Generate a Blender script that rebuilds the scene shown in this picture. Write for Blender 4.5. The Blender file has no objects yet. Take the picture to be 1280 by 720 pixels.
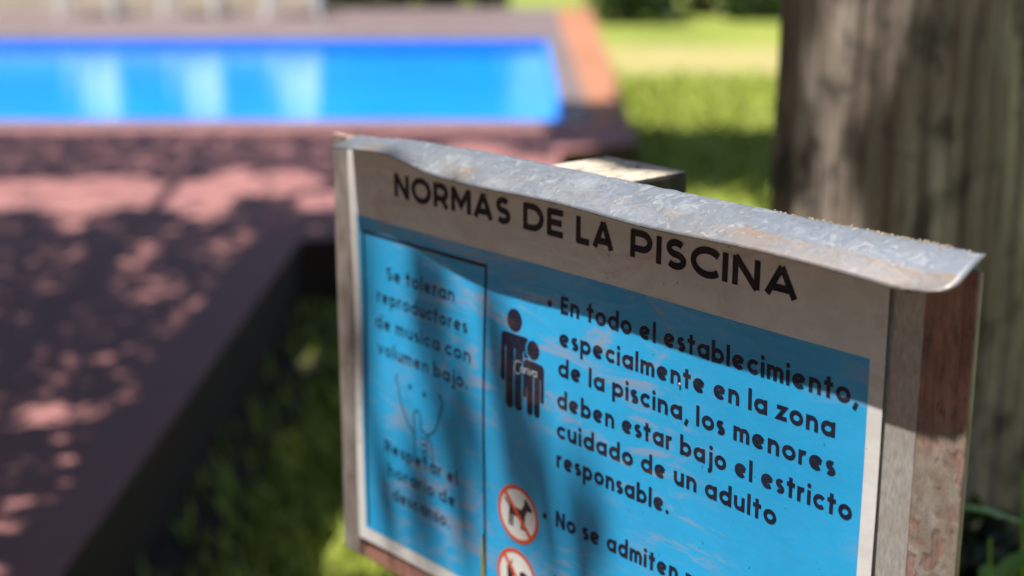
import bpy, bmesh, math, random
from mathutils import Vector, Matrix, noise
random.seed(7)
R_ = math.radians
sc = bpy.context.scene
COL = sc.collection

# ---------------------------------------------------------------- camera, sky, sun, exposure
cam_d = bpy.data.cameras.new("camera"); cam = bpy.data.objects.new("camera", cam_d); COL.objects.link(cam)
cam.location = (0, 0, 1.62); cam.rotation_euler = (R_(90 - 15.1), 0, 0)
cam_d.sensor_width = 36; cam_d.lens = 53.44; cam_d.clip_start = 0.05; cam_d.clip_end = 900
cam_d.dof.use_dof = True; cam_d.dof.focus_distance = 1.07; cam_d.dof.aperture_fstop = 3.4
sc.camera = cam

SUN = Vector((-0.0276, -0.0132, 0.0960)).normalized()          # towards the sun
w = bpy.data.worlds.new("World"); sc.world = w; w.use_nodes = True
nt = w.node_tree
sky = nt.nodes.new("ShaderNodeTexSky"); sky.sky_type = 'NISHITA'; sky.sun_disc = False
sky.sun_elevation = math.asin(SUN.z); sky.sun_rotation = math.atan2(SUN.x, SUN.y)
nt.links.new(sky.outputs[0], nt.nodes["Background"].inputs[0]); nt.nodes["Background"].inputs[1].default_value = 0.075
sl = bpy.data.lights.new("sun", 'SUN'); sl.energy = 5.0; sl.angle = R_(0.5); sl.color = (1.0, 0.965, 0.91)
so = bpy.data.objects.new("sun", sl); COL.objects.link(so); so.rotation_euler = SUN.to_track_quat('Z', 'Y').to_euler()
sc.view_settings.view_transform = 'Standard'; sc.view_settings.look = 'None'
sc.view_settings.exposure = 0.85; sc.view_settings.gamma = 1; sc.view_settings.use_curve_mapping = False
sc.cycles.max_bounces = 8; sc.cycles.transparent_max_bounces = 12

# ---------------------------------------------------------------- helpers
def mat(name, base=(.5, .5, .5), rough=.6, metal=0., spec=.5):
    m = bpy.data.materials.new(name); m.use_nodes = True
    b = m.node_tree.nodes["Principled BSDF"]
    b.inputs["Base Color"].default_value = (*base, 1); b.inputs["Roughness"].default_value = rough
    b.inputs["Metallic"].default_value = metal; b.inputs["Specular IOR Level"].default_value = spec
    m.diffuse_color = (*base, 1)
    return m
class N:
    """small node-graph builder on a principled material"""
    def __init__(s, m): s.t = m.node_tree; s.b = s.t.nodes["Principled BSDF"]
    def new(s, typ, **kw):
        n = s.t.nodes.new(typ)
        for k, v in kw.items(): setattr(n, k, v)
        return n
    def link(s, a, b): s.t.links.new(a, b)
    def coord(s, scale=(1, 1, 1), rot=(0, 0, 0)):
        c = s.new("ShaderNodeTexCoord"); m = s.new("ShaderNodeMapping")
        m.inputs["Scale"].default_value = scale; m.inputs["Rotation"].default_value = rot
        s.link(c.outputs["Object"], m.inputs[0]); return m.outputs[0]
    def noise(s, vec, scale=5, detail=5, rough=.6, dist=0):
        n = s.new("ShaderNodeTexNoise"); n.inputs["Scale"].default_value = scale
        n.inputs["Detail"].default_value = detail; n.inputs["Roughness"].default_value = rough
        n.inputs["Distortion"].default_value = dist
        s.link(vec, n.inputs["Vector"]); return n.outputs["Fac"]
    def ramp(s, fac, stops, interp='LINEAR'):
        r = s.new("ShaderNodeValToRGB"); r.color_ramp.interpolation = interp
        e = r.color_ramp.elements
        while len(e) < len(stops): e.new(.5)
        for i, (p, c) in enumerate(stops):
            e[i].position = p; e[i].color = (*c, 1) if len(c) == 3 else c
        s.link(fac, r.inputs[0]); return r.outputs[0]
    def mix(s, fac, a, b, mode='MIX'):
        m = s.new("ShaderNodeMix", data_type='RGBA', blend_type=mode)
        if isinstance(fac, (int, float)): m.inputs[0].default_value = fac
        else: s.link(fac, m.inputs[0])
        for k, v in ((6, a), (7, b)):
            if isinstance(v, tuple): m.inputs[k].default_value = (*v, 1)
            else: s.link(v, m.inputs[k])
        return m.outputs[2]
    def color(s, out): s.link(out, s.b.inputs["Base Color"])
    def bump(s, h, strength=.3, dist=.01, sock="Normal"):
        b = s.new("ShaderNodeBump"); b.inputs["Strength"].default_value = strength; b.inputs["Distance"].default_value = dist
        s.link(h, b.inputs["Height"]); s.link(b.outputs[0], s.b.inputs[sock])
def G(v): return (v, v, v)

def link(o, parent=None):
    COL.objects.link(o)
    if parent is not None: o.parent = parent
    return o
def mesh_obj(name, verts, faces, m, parent=None, smooth=False, mats=None, fmat=None):
    me = bpy.data.meshes.new(name); me.from_pydata([tuple(v) for v in verts], [], faces)
    for mm in (mats or [m]): me.materials.append(mm)
    if fmat:
        for p, i in zip(me.polygons, fmat): p.material_index = i
    if smooth:
        for p in me.polygons: p.use_smooth = True
    me.update()
    return link(bpy.data.objects.new(name, me), parent)
def bm_obj(name, bm, m, parent=None, smooth=False):
    me = bpy.data.meshes.new(name); bm.normal_update(); bm.to_mesh(me); bm.free()
    me.materials.append(m)
    if smooth:
        for p in me.polygons: p.use_smooth = True
    return link(bpy.data.objects.new(name, me), parent)
def tag(o, label=None, cat=None, group=None, kind=None):
    for k, v in (("label", label), ("category", cat), ("group", group), ("kind", kind)):
        if v: o[k] = v
    return o
def thing(name, label, cat, loc=(0, 0, 0), rz=0, group=None):
    o = bpy.data.objects.new(name, None); COL.objects.link(o); o.location = loc; o.rotation_euler = (0, 0, rz)
    o.empty_display_size = .1
    return tag(o, label, cat, group)
def box(bm, x0, x1, y0, y1, z0, z1, bev=0.):
    r = bmesh.ops.create_cube(bm, size=1, matrix=Matrix.Translation(((x0+x1)/2, (y0+y1)/2, (z0+z1)/2)) @ Matrix.Diagonal((x1-x0, y1-y0, z1-z0, 1)))
    if bev:
        es = list({e for v in r["verts"] for e in v.link_edges})
        bmesh.ops.bevel(bm, geom=es, offset=bev, segments=2, affect='EDGES', profile=.5)
def prism(poly, z0, z1):
    n = len(poly)
    v = [(x, y, z0) for x, y in poly] + [(x, y, z1) for x, y in poly]
    return v, [tuple(range(n, 2*n)), tuple(reversed(range(n)))] + [(i, (i+1) % n, n+(i+1) % n, n+i) for i in range(n)]
def tube_geo(pts, radii, seg=8):
    pts = [Vector(p) for p in pts]; V = []; Fc = []
    for i, p in enumerate(pts):
        t = (pts[min(i+1, len(pts)-1)] - pts[max(i-1, 0)]).normalized()
        a = t.cross(Vector((.13, .31, .94))); a = a.normalized() if a.length > .05 else t.cross(Vector((1, 0, 0))).normalized()
        b = t.cross(a)
        for k in range(seg):
            q = 2*math.pi*k/seg; V.append(p + (a*math.cos(q) + b*math.sin(q))*radii[i])
    for i in range(len(pts)-1):
        for k in range(seg):
            Fc.append((i*seg+k, i*seg+(k+1) % seg, (i+1)*seg+(k+1) % seg, (i+1)*seg+k))
    Fc.append(tuple(reversed(range(seg)))); Fc.append(tuple(range((len(pts)-1)*seg, len(pts)*seg)))
    return V, Fc
class Geo:
    def __init__(s): s.v = []; s.f = []
    def add(s, v, f):
        k = len(s.v); s.v += [tuple(x) for x in v]; s.f += [tuple(i+k for i in q) for q in f]
    def tube(s, pts, radii, seg=8): s.add(*tube_geo(pts, radii, seg))
    def leaf(s, p, d, up, L, W, droop=.15):
        """a folded leaf blade of two quads"""
        d = Vector(d).normalized(); side = d.cross(Vector(up))
        side = side.normalized() if side.length > .02 else d.cross(Vector((1, 0, 0))).normalized()
        nn = side.cross(d); p = Vector(p)
        a = p + d*L*.45 + side*W*.5 + nn*W*.12; b = p + d*L*.45 - side*W*.5 + nn*W*.12
        c = p + d*L - nn*L*droop; m = p + d*L*.5
        s.add([p, a, c, b, m], [(0, 4, 2, 1), (0, 3, 2, 4)])
    def obj(s, name, m, parent=None, smooth=False): return mesh_obj(name, s.v, s.f, m, parent, smooth)
def rdir(rng, zlo=-.5, zhi=.8):
    a = rng.uniform(0, 2*math.pi); z = rng.uniform(zlo, zhi); r = math.sqrt(max(0, 1-z*z)); return Vector((r*math.cos(a), r*math.sin(a), z))

# ---------------------------------------------------------------- materials
def leaf_mat(name, dark, light, rough=.45, sc_=2.2):
    m = mat(name, dark, rough); n = N(m); g = n.new("ShaderNodeNewGeometry")
    f = n.noise(n.coord(), sc_, 3)
    c = n.mix(f, dark, light); r = n.ramp(g.outputs["Random Per Island"], [(0, G(.7)), (1, G(1.3))])
    n.color(n.mix(1., c, r, 'MULTIPLY'))
    n.b.inputs["Specular IOR Level"].default_value = .35
    return m
M = {}
M['crown'] = leaf_mat("crown leaves", (.030, .062, .012), (.075, .13, .022))
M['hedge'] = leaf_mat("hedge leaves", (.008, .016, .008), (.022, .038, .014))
M['shrub'] = leaf_mat("shrub leaves", (.03, .06, .015), (.07, .12, .02))
M['shoot'] = leaf_mat("shoot leaves", (.08, .18, .018), (.16, .30, .035))
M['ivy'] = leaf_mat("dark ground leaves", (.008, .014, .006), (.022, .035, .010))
M['grass'] = leaf_mat("grass blades", (.20, .255, .026), (.37, .41, .06), .6, 1.2)
M['blade'] = leaf_mat("dry blade", (.22, .24, .08), (.34, .34, .15), .5, 9)
M['white_plastic'] = mat("white plastic", (.82, .82, .80), .35)
# lawn soil
m = M['lawn'] = mat("lawn ground", (.1, .16, .03), .9); n = N(m)
c = n.coord(); a = n.noise(c, .9, 5, .65); b = n.noise(c, 14, 4)
n.color(n.mix(n.ramp(b, [(.35, G(0)), (.7, G(.7))]), n.ramp(a, [(.3, (.15, .18, .022)), (.55, (.24, .28, .035)), (.75, (.33, .32, .06))]), (.12, .16, .022)))
n.bump(b, .6, .03)
# dirt path
m = M['path'] = mat("dry earth path", (.4, .31, .17), .95); n = N(m)
n.color(n.ramp(n.noise(n.coord(), 3, 6, .7), [(.3, (.24, .235, .06)), (.6, (.34, .28, .11))]))
# deck paving
m = M['deck'] = mat("red paving", (.3, .1, .08), .75); n = N(m)
c = n.coord()
br = n.new("ShaderNodeTexBrick"); n.link(c, br.inputs["Vector"]); br.inputs["Scale"].default_value = 3.2
br.inputs["Color1"].default_value = (.29, .118, .106, 1); br.inputs["Color2"].default_value = (.335, .138, .122, 1)
br.inputs["Mortar"].default_value = (.22, .105, .100, 1); br.inputs["Mortar Size"].default_value = .012
f = n.noise(c, 2.2, 6, .65)
n.color(n.mix(n.ramp(f, [(.3, G(.85)), (.7, G(0))]), br.outputs["Color"], (.24, .105, .100)))
n.bump(br.outputs["Fac"], .3, -.004)
m = M['orange'] = mat("terracotta paving", (.5, .2, .1), .75); n = N(m)
n.color(n.ramp(n.noise(n.coord(), 2.5, 6, .65), [(.3, (.29, .115, .055)), (.7, (.38, .165, .085))]))
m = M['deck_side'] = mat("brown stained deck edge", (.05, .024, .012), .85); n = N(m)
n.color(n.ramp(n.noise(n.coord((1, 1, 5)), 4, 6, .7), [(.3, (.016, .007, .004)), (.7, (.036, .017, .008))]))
m = M['coping'] = mat("pale coping stone", (.5, .45, .48), .6); n = N(m)
n.color(n.ramp(n.noise(n.coord(), 5, 6, .65), [(.3, (.13, .095, .092)), (.7, (.19, .140, .136))]))
m = M['pool_paint'] = mat("blue pool paint", (.0, .26, .85), .6); n = N(m)
n.color(n.ramp(n.noise(n.coord(), 1.3, 4), [(.3, (.0, .25, .74)), (.7, (.0, .31, .85))]))
# water: surface reflection over clear blue-tinted water
m = bpy.data.materials.new("pool water"); m.use_nodes = True; t = m.node_tree; t.nodes.clear(); M['water'] = m
o = t.nodes.new("ShaderNodeOutputMaterial"); mx = t.nodes.new("ShaderNodeMixShader"); tr = t.nodes.new("ShaderNodeBsdfTransparent")
gl = t.nodes.new("ShaderNodeBsdfGlossy"); fr = t.nodes.new("ShaderNodeFresnel"); fr.inputs[0].default_value = 1.33
tr.inputs[0].default_value = (.80, 1, 1, 1); gl.inputs["Roughness"].default_value = .12
tc = t.nodes.new("ShaderNodeTexCoord"); nz = t.nodes.new("ShaderNodeTexNoise"); nz.inputs["Scale"].default_value = 5; bp = t.nodes.new("ShaderNodeBump")
bp.inputs["Strength"].default_value = .12; bp.inputs["Distance"].default_value = .02
t.links.new(tc.outputs["Object"], nz.inputs["Vector"]); t.links.new(nz.outputs["Fac"], bp.inputs["Height"])
t.links.new(bp.outputs[0], gl.inputs["Normal"]); t.links.new(bp.outputs[0], fr.inputs["Normal"])
t.links.new(fr.outputs[0], mx.inputs[0]); t.links.new(tr.outputs[0], mx.inputs[1]); t.links.new(gl.outputs[0], mx.inputs[2]); t.links.new(mx.outputs[0], o.inputs[0])
# bark
m = M['bark'] = mat("grey brown bark", (.2, .16, .12), .9); n = N(m)
c1 = n.coord((1, 1, .045)); c2 = n.coord((1, 1, .25)); c3 = n.coord((1, 1, .6))
f1 = n.noise(c1, 46, 6, .7, .4); f2 = n.noise(c2, 11, 5, .6); f3 = n.noise(c3, 5, 4, .6)
base = n.ramp(f1, [(.34, (.10, .073, .055)), (.47, (.37, .295, .235)), (.64, (.60, .50, .42))])
base = n.mix(n.ramp(f2, [(.44, G(0)), (.62, G(.55))]), base, (.20, .14, .105))
base = n.mix(n.ramp(f3, [(.5, G(0)), (.72, G(.35))]), base, (.20, .165, .115))
f4 = n.noise(n.coord((1, 1, .8)), 6.5, 6, .7, .5); n.color(n.mix(n.ramp(f4, [(.52, G(0)), (.60, G(.75))]), base, (.055, .045, .036)))
n.bump(f1, .9, .02)
m = M['dark_bark'] = mat("dark bark", (.1, .08, .06), .9); n = N(m); n.bump(n.noise(n.coord((1, 1, .1)), 30), .6, .02)
m = M['cream'] = mat("cream render", (.66, .56, .36), .85); n = N(m)
n.color(n.ramp(n.noise(n.coord(), 3, 6), [(.3, (.66, .58, .43)), (.7, (.76, .69, .53))]))

# --- sign materials (object coordinates: x along the sign, y out of it backwards, z up)
def coat(n, wcoat=1., rough=.07):
    n.b.inputs["Specular IOR Level"].default_value = .2
    n.b.inputs["Coat Weight"].default_value = wcoat; n.b.inputs["Coat Roughness"].default_value = rough; n.b.inputs["Coat IOR"].default_value = 1.6
    c = n.coord((1, 1, 2.6), (0, R_(-14), 0)); f = n.noise(c, 9, 7, .62, .6)
    n.bump(f, .38, .006, "Coat Normal")
def dirt_specks(n, col, dark, amt=.7):
    c = n.coord((1, 1, 1)); f = n.noise(c, 210, 2, .5)
    return n.mix(n.ramp(f, [(.735, G(0)), (.76, G(amt))]), col, dark)
def reflection_smears(n, col, tint, amt):  # smudges on the cover, with the deck's pinkish reflections painted in as colour
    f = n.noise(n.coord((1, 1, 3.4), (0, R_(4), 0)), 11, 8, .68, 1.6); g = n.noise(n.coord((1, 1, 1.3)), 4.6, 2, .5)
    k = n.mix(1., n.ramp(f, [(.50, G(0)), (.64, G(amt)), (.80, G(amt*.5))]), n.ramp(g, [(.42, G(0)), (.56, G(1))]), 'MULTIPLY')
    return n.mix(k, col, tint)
m = M['paper'] = mat("white printed sheet", (.8, .78, .74), .5); n = N(m)
c = n.coord(); f = n.noise(c, 7, 7, .65)
col = n.ramp(f, [(.3, (.74, .71, .67)), (.6, (.83, .82, .80))])
fg = n.noise(n.coord((1, 1, 1.6)), 38, 7, .7)
col = n.mix(n.ramp(fg, [(.40, G(0)), (.75, G(.5))]), col, (.56, .50, .44))
col = reflection_smears(n, col, (.62, .48, .44), .7)
n.color(dirt_specks(n, col, (.16, .12, .09))); coat(n)
m = M['blue'] = mat("blue printed panel", (.02, .42, .70), .5); n = N(m)
c = n.coord(); f = n.noise(c, 6, 7, .65); g = n.noise(n.coord((1, 1, 4)), 120, 3, .6)
col = n.ramp(f, [(.3, (.018, .38, .76)), (.65, (.028, .46, .88))])
col = n.mix(n.ramp(g, [(.45, G(0)), (.75, G(.25))]), col, (.10, .50, .80))
fg = n.noise(n.coord((1, 1, 1.6)), 38, 7, .7)
col = n.mix(n.ramp(fg, [(.42, G(0)), (.75, G(.28))]), col, (.04, .30, .55))
col = reflection_smears(n, col, (.34, .36, .48), .75)
n.color(dirt_specks(n, col, (.03, .10, .16), .6)); coat(n)
m = M['ink'] = mat("navy ink", (.010, .016, .040), .5); n = N(m)
n.color(reflection_smears(n, n.ramp(n.noise(n.coord(), 60, 4, .6), [(.35, (.008, .013, .036)), (.75, (.022, .026, .050))]), (.085, .045, .042), .8)); coat(n, .35)  # brown deck reflection mixed into the letters' colour
m = M['ink_black'] = mat("black title ink", (.009, .009, .016), .5); n = N(m); coat(n, .25)
m = M['pale_ink'] = mat("pale ink", (.60, .72, .76), .5)
m = M['grid_ink'] = mat("faint grid ink", (.030, .055, .105), .5)
m = M['red_ink'] = mat("red ink", (.70, .10, .035), .5); coat(N(m))
m = M['white_ink'] = mat("white ink", (.80, .79, .76), .5); coat(N(m))
m = M['animal_ink'] = mat("dark brown ink", (.035, .022, .022), .5); coat(N(m))
# galvanised steel
def galv(name, dust):
    m = mat(name, (.5, .52, .55), .5, .35); n = N(m)
    c = n.coord((1, 1, 1.5), (0, R_(30), 0))
    warp = n.noise(c, 22, 4); cw = n.new("ShaderNodeMixRGB"); cw.blend_type = 'LINEAR_LIGHT'; cw.inputs[0].default_value = .05
    nzc = n.new("ShaderNodeTexNoise"); nzc.inputs["Scale"].default_value = 40; n.link(c, nzc.inputs["Vector"])
    n.link(c, cw.inputs[1]); n.link(nzc.outputs["Color"], cw.inputs[2])
    v = n.new("ShaderNodeTexVoronoi"); v.inputs["Scale"].default_value = 125; n.link(cw.outputs[0], v.inputs["Vector"])
    sep = n.new("ShaderNodeSeparateColor"); n.link(v.outputs["Color"], sep.inputs[0])
    col = n.ramp(sep.outputs[0], [(.0, (.145, .158, .180)), (.6, (.160, .175, .198)), (.9, (.185, .197, .215)), (1., (.25, .26, .275))])
    col = n.mix(n.ramp(n.noise(c, 30, 6, .65), [(.4, G(0)), (.75, G(.5))]), col, (.15, .18, .25))
    col = n.mix(n.ramp(n.noise(c, 13, 5, .7), [(.52, G(0)), (.68, G(.6))]), col, (.30, .32, .34))
    if dust:                                                   # brown dust settled along the drip lip and a rust spot
        uv = n.new("ShaderNodeAttribute"); uv.attribute_name = "lip"
        f = n.noise(n.coord(), 45, 6, .7)
        ad = n.new("ShaderNodeMath", operation='MULTIPLY_ADD'); n.link(f, ad.inputs[0]); ad.inputs[1].default_value = .55; n.link(uv.outputs["Fac"], ad.inputs[2])
        k = n.ramp(ad.outputs[0], [(.84, G(0)), (1.08, G(.85)), (1.27, G(.45))])
        patch = n.noise(n.coord(), 12, 3, .6)
        k2 = n.mix(1., k, n.ramp(patch, [(.42, G(.10)), (.58, G(1))]), 'MULTIPLY')
        col = n.mix(k2, col, (.22, .14, .08))
    n.color(col); n.link(n.ramp(sep.outputs[1], [(0, G(.42)), (1, G(.58))]), n.b.inputs["Roughness"])
    n.bump(n.noise(c, 25, 5), .15, .004)
    return m
M['galv'] = galv("galvanised steel", True)
m = M['plate'] = mat("brushed zinc plate", (.50, .48, .44), .42, .35); n = N(m)
c = n.coord((1, 1, 1)); s1 = n.noise(n.coord((3, 1, 1), (0, R_(55), 0)), 120, 3, .6); s2 = n.noise(c, 22, 6, .7)
col = n.ramp(s1, [(.3, (.40, .38, .35)), (.7, (.64, .61, .58))]); n.color(n.mix(n.ramp(s2, [(.45, G(0)), (.7, G(.5))]), col, (.42, .34, .27)))
# weathered red-brown board
m = M['board'] = mat("red brown painted board", (.3, .13, .09), .6); n = N(m)
gz = n.coord((6, 1, .55)); f = n.noise(gz, 22, 7, .7, .5); f2 = n.noise(n.coord((1, 1, .6)), 26, 6, .65)
col = n.ramp(f, [(.28, (.15, .065, .046)), (.5, (.46, .22, .16)), (.75, (.60, .33, .25))])
f3 = n.noise(n.coord((3.2, 1, .5)), 75, 6, .75, .8)
col = n.mix(n.ramp(f2, [(.55, G(0)), (.64, G(.6))]), col, (.10, .045, .040))
col = n.mix(n.ramp(f3, [(.55, G(0)), (.62, G(.7))]), col, (.05, .022, .020)); n.color(col); n.bump(f3, .8, .004)
m = M['post_wood'] = mat("weathered post", (.45, .37, .28), .85); n = N(m)
f = n.noise(n.coord((3, 1, 1), (0, 0, R_(40))), 38, 7, .75, 1.2); f2 = n.noise(n.coord(), 60, 4, .7)
col = n.ramp(f, [(.36, (.10, .07, .05)), (.45, (.52, .44, .34)), (.7, (.68, .60, .48))]); n.color(n.mix(n.ramp(f2, [(.55, G(0)), (.7, G(.5))]), col, (.20, .15, .11))); n.bump(f, .8, .006)
m = M['post_side'] = mat("dark shaded post side", (.03, .024, .02), .8); n = N(m); f = n.noise(n.coord((1, 1, .1)), 60, 5); n.color(n.ramp(f, [(.4, (.016, .013, .011)), (.7, (.06, .05, .042))]))  # dark wood, with the shade on the sides put into its colour
# clear plastic film with dried-glue patches
m = bpy.data.materials.new("peeling clear film"); m.use_nodes = True; t = m.node_tree; pb = t.nodes["Principled BSDF"]; M['film'] = m; n = N(m)
pb.inputs["Base Color"].default_value = (.50, .46, .40, 1); pb.inputs["Roughness"].default_value = .28
va = n.new("ShaderNodeTexNoise"); va.inputs["Scale"].default_value = 62; va.inputs["Detail"].default_value = 3; n.link(n.coord((1, 1, .75)), va.inputs["Vector"])
vb = n.noise(n.coord((1, 1, .4), (0, R_(20), 0)), 90, 5, .7)
al = n.mix(1., n.ramp(va.outputs["Fac"], [(.40, G(.30)), (.42, G(.50)), (.56, G(.54)), (.575, G(.18))]), n.ramp(vb, [(.3, G(.75)), (.7, G(1.1))]), 'MULTIPLY')
tcf = n.new("ShaderNodeTexCoord"); spx = n.new("ShaderNodeSeparateXYZ"); n.link(tcf.outputs["Object"], spx.inputs[0])
zz_ = n.new("ShaderNodeMapRange"); n.link(spx.outputs[2], zz_.inputs[0]); zz_.inputs[1].default_value = 1.262; zz_.inputs[2].default_value = 1.300   # opacity drops inside the cap's shadow: shade painted into the film
zz_.inputs[3].default_value = 1.0; zz_.inputs[4].default_value = .12
al = n.mix(1., al, zz_.outputs[0], 'MULTIPLY')
n.link(al, pb.inputs["Alpha"]); n.bump(va.outputs["Fac"], .3, .004)
n.color(n.ramp(vb, [(.35, (.30, .25, .20)), (.6, (.45, .40, .34)), (.8, (.64, .61, .56))]))

m = M['tape'] = mat("weathered grey tape", (.36, .32, .29), .5); n = N(m)
f = n.noise(n.coord((1, 1, .5)), 40, 6, .65); n.color(n.ramp(f, [(.35, (.15, .12, .10)), (.65, (.30, .26, .24))]))
# ---------------------------------------------------------------- setting
DK = .28
tag(mesh_obj("ground", [(-250, -250, 0), (250, -250, 0), (250, 250, 0), (-250, 250, 0)], [(0, 1, 2, 3)], M['lawn']), kind="structure")
tag(mesh_obj("path", [(.9, 13.1, .004), (7, 12.6, .004), (14, 13.0, .004), (14, 15.6, .004), (7, 15.0, .004), (.9, 15.3, .004)], [(0, 1, 2, 3, 4, 5)], M['path']), kind="structure")
m = M['earth'] = mat("reddish bounce earth", (.3, .19, .13), .95); n = N(m)
n.color(n.ramp(n.noise(n.coord(), 4, 7, .7), [(.3, (.13, .075, .05)), (.7, (.22, .14, .10))]))
tag(mesh_obj("bounce_ground", [(-9, -9, .004), (3.2, -9, .004), (2.6, -3, .004), (1.3, .2, .004), (.1, 1.15, .004), (-.93, 1.3, .004), (-9, 1.3, .004)], [(0, 1, 2, 3, 4, 5, 6)], M['earth']), kind="structure")  # reddish ground added out of view so its bounce warms the sign
m = M['soil'] = mat("soil with shade tone", (.05, .04, .03), .95); n = N(m)
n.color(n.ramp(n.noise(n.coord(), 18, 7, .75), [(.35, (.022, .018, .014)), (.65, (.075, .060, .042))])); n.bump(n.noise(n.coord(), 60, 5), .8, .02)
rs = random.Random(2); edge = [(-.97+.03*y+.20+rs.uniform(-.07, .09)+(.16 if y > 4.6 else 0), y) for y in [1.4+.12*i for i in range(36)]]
tag(mesh_obj("soil", [(-.99, 1.4, .004)] + [(x, y, .004) for x, y in edge] + [(-.7, 5.75, .004), (-.85, 5.72, .004)], [tuple(range(len(edge)+3))], M['soil']), kind="structure")  # soil strip, its dark colour also standing in for shade beside the deck
PX0, PX1, PY0, PY1 = -9.5, .30, 8.62, 13.15       # pool opening
CW = .16                                          # coping width
# raised deck: four prisms around the pool, butted end to end
def deck_piece(name, poly, m):
    v, f = prism(poly, 0, DK)
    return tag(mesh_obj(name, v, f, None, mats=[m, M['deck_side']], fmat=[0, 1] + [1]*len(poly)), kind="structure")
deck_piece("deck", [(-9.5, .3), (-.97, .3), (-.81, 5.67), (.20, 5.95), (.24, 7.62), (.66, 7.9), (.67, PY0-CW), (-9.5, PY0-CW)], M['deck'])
deck_piece("terrace", [(PX1+CW, PY0-CW), (.67, PY0-CW), (.84, 16.4), (PX1+CW, 16.4)], M['orange'])
deck_piece("terrace", [(-9.5, PY1+CW), (PX1+CW, PY1+CW), (PX1+CW, 16.4), (-9.5, 16.4)], M['coping'])
bm = bmesh.new()
box(bm, PX0, PX1+CW, PY0-CW, PY0, 0, DK+.008); box(bm, PX0, PX1+CW, PY1, PY1+CW, 0, DK+.008); box(bm, PX1, PX1+CW, PY0, PY1, 0, DK+.008)
tag(bm_obj("coping", bm, M['coping']), kind="structure")
bm = bmesh.new(); box(bm, PX0, PX1, PY0, PY1, .02, .15)
box(bm, PX1-.02, PX1-.001, PY0+.001, PY1-.001, .151, DK-.01); box(bm, PX0, PX1-.021, PY1-.02, PY1-.001, .151, DK-.01); box(bm, PX0, PX1-.021, PY0+.001, PY0+.02, .151, DK-.01)
tag(bm_obj("pool_basin", bm, M['pool_paint']), kind="structure")
tag(mesh_obj("water", [(PX0, PY0+.021, DK-.05), (PX1-.022, PY0+.021, DK-.05), (PX1-.022, PY1-.022, DK-.05), (PX0, PY1-.022, DK-.05)], [(0, 1, 2, 3)], M['water']), kind="structure")

# ---------------------------------------------------------------- the sign
P0 = Vector((.14779, 1.02938, 1.28926)); UU = Vector((.6521, -.75813, 0)); NN = Vector((-.75813, -.6521, 0))
sign = thing("rules_sign", "blue and white pool rules board with a bent galvanised metal cap, on a wooden post", "sign", (P0.x, P0.y, 0))
sign.rotation_euler = (0, 0, math.atan2(UU.y, UU.x))   # local x = along the sign, local -y = out of its face
Z0 = P0.z
def wave(u, v):                                        # the sheet is not quite flat
    return .0012*math.sin(u*15+v*9) + .0008*math.sin(v*23-u*11+1) + .0031
def S(u, v, off=0.): return (u, -(wave(u, v)+off), Z0+v)
def grid(u0, u1, v0, v1, off, step=.006, curl=None):
    nu = max(1, round((u1-u0)/step)); nv = max(1, round((v1-v0)/step)); V = []; Fc = []
    for j in range(nv+1):
        for i in range(nu+1):
            V.append(S(u0+(u1-u0)*i/nu, v0+(v1-v0)*j/nv, off))
    for j in range(nv):
        for i in range(nu):
            a = j*(nu+1)+i; Fc.append((a, a+1, a+nu+2, a+nu+1))
    return V, Fc
# board: slightly irregular plank panel, 24 mm thick
bm = bmesh.new(); box(bm, -.480, .2015, 0, .005, Z0-.312, Z0+.104, .002); bd = bm_obj("backing_board", bm, M['board'], sign); bd.data.materials.append(M['tape'])
for p in bd.data.polygons:
    if abs(p.normal.x) > .5 or p.normal.z > .5: p.material_index = 1
# post behind it
bm = bmesh.new()
box(bm, -.2445, -.1495, .0085, .124, 0, Z0+.1, .004)
post = bm_obj("post", bm, M['post_wood'], sign); post.data.materials.append(M['post_side'])
for p in post.data.polygons:
    if p.normal.z < .5: p.material_index = 1
bm = bmesh.new(); box(bm, .094, .1655, -.0008, -.0002, Z0-.309, Z0+.1035); bm_obj("metal_plate", bm, M['plate'], sign)
bm = bmesh.new(); box(bm, .1662, .2012, -.0012, -.0006, Z0-.310, Z0+.102); bm_obj("clear_film", bm, M['film'], sign)
bm = bmesh.new(); box(bm, -.4792, -.4535, -.0012, -.0006, Z0-.310, Z0+.102); bm_obj("grey_tape", bm, M['tape'], sign)
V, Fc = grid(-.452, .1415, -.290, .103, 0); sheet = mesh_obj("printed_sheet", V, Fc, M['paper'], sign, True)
sheet["label"] = "white printed sheet with a big blue panel"
V, Fc = grid(-.4405, .1300, -.2765, .0334, .00012); mesh_obj("blue_panel", V, Fc, M['blue'], sheet, True)

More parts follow.
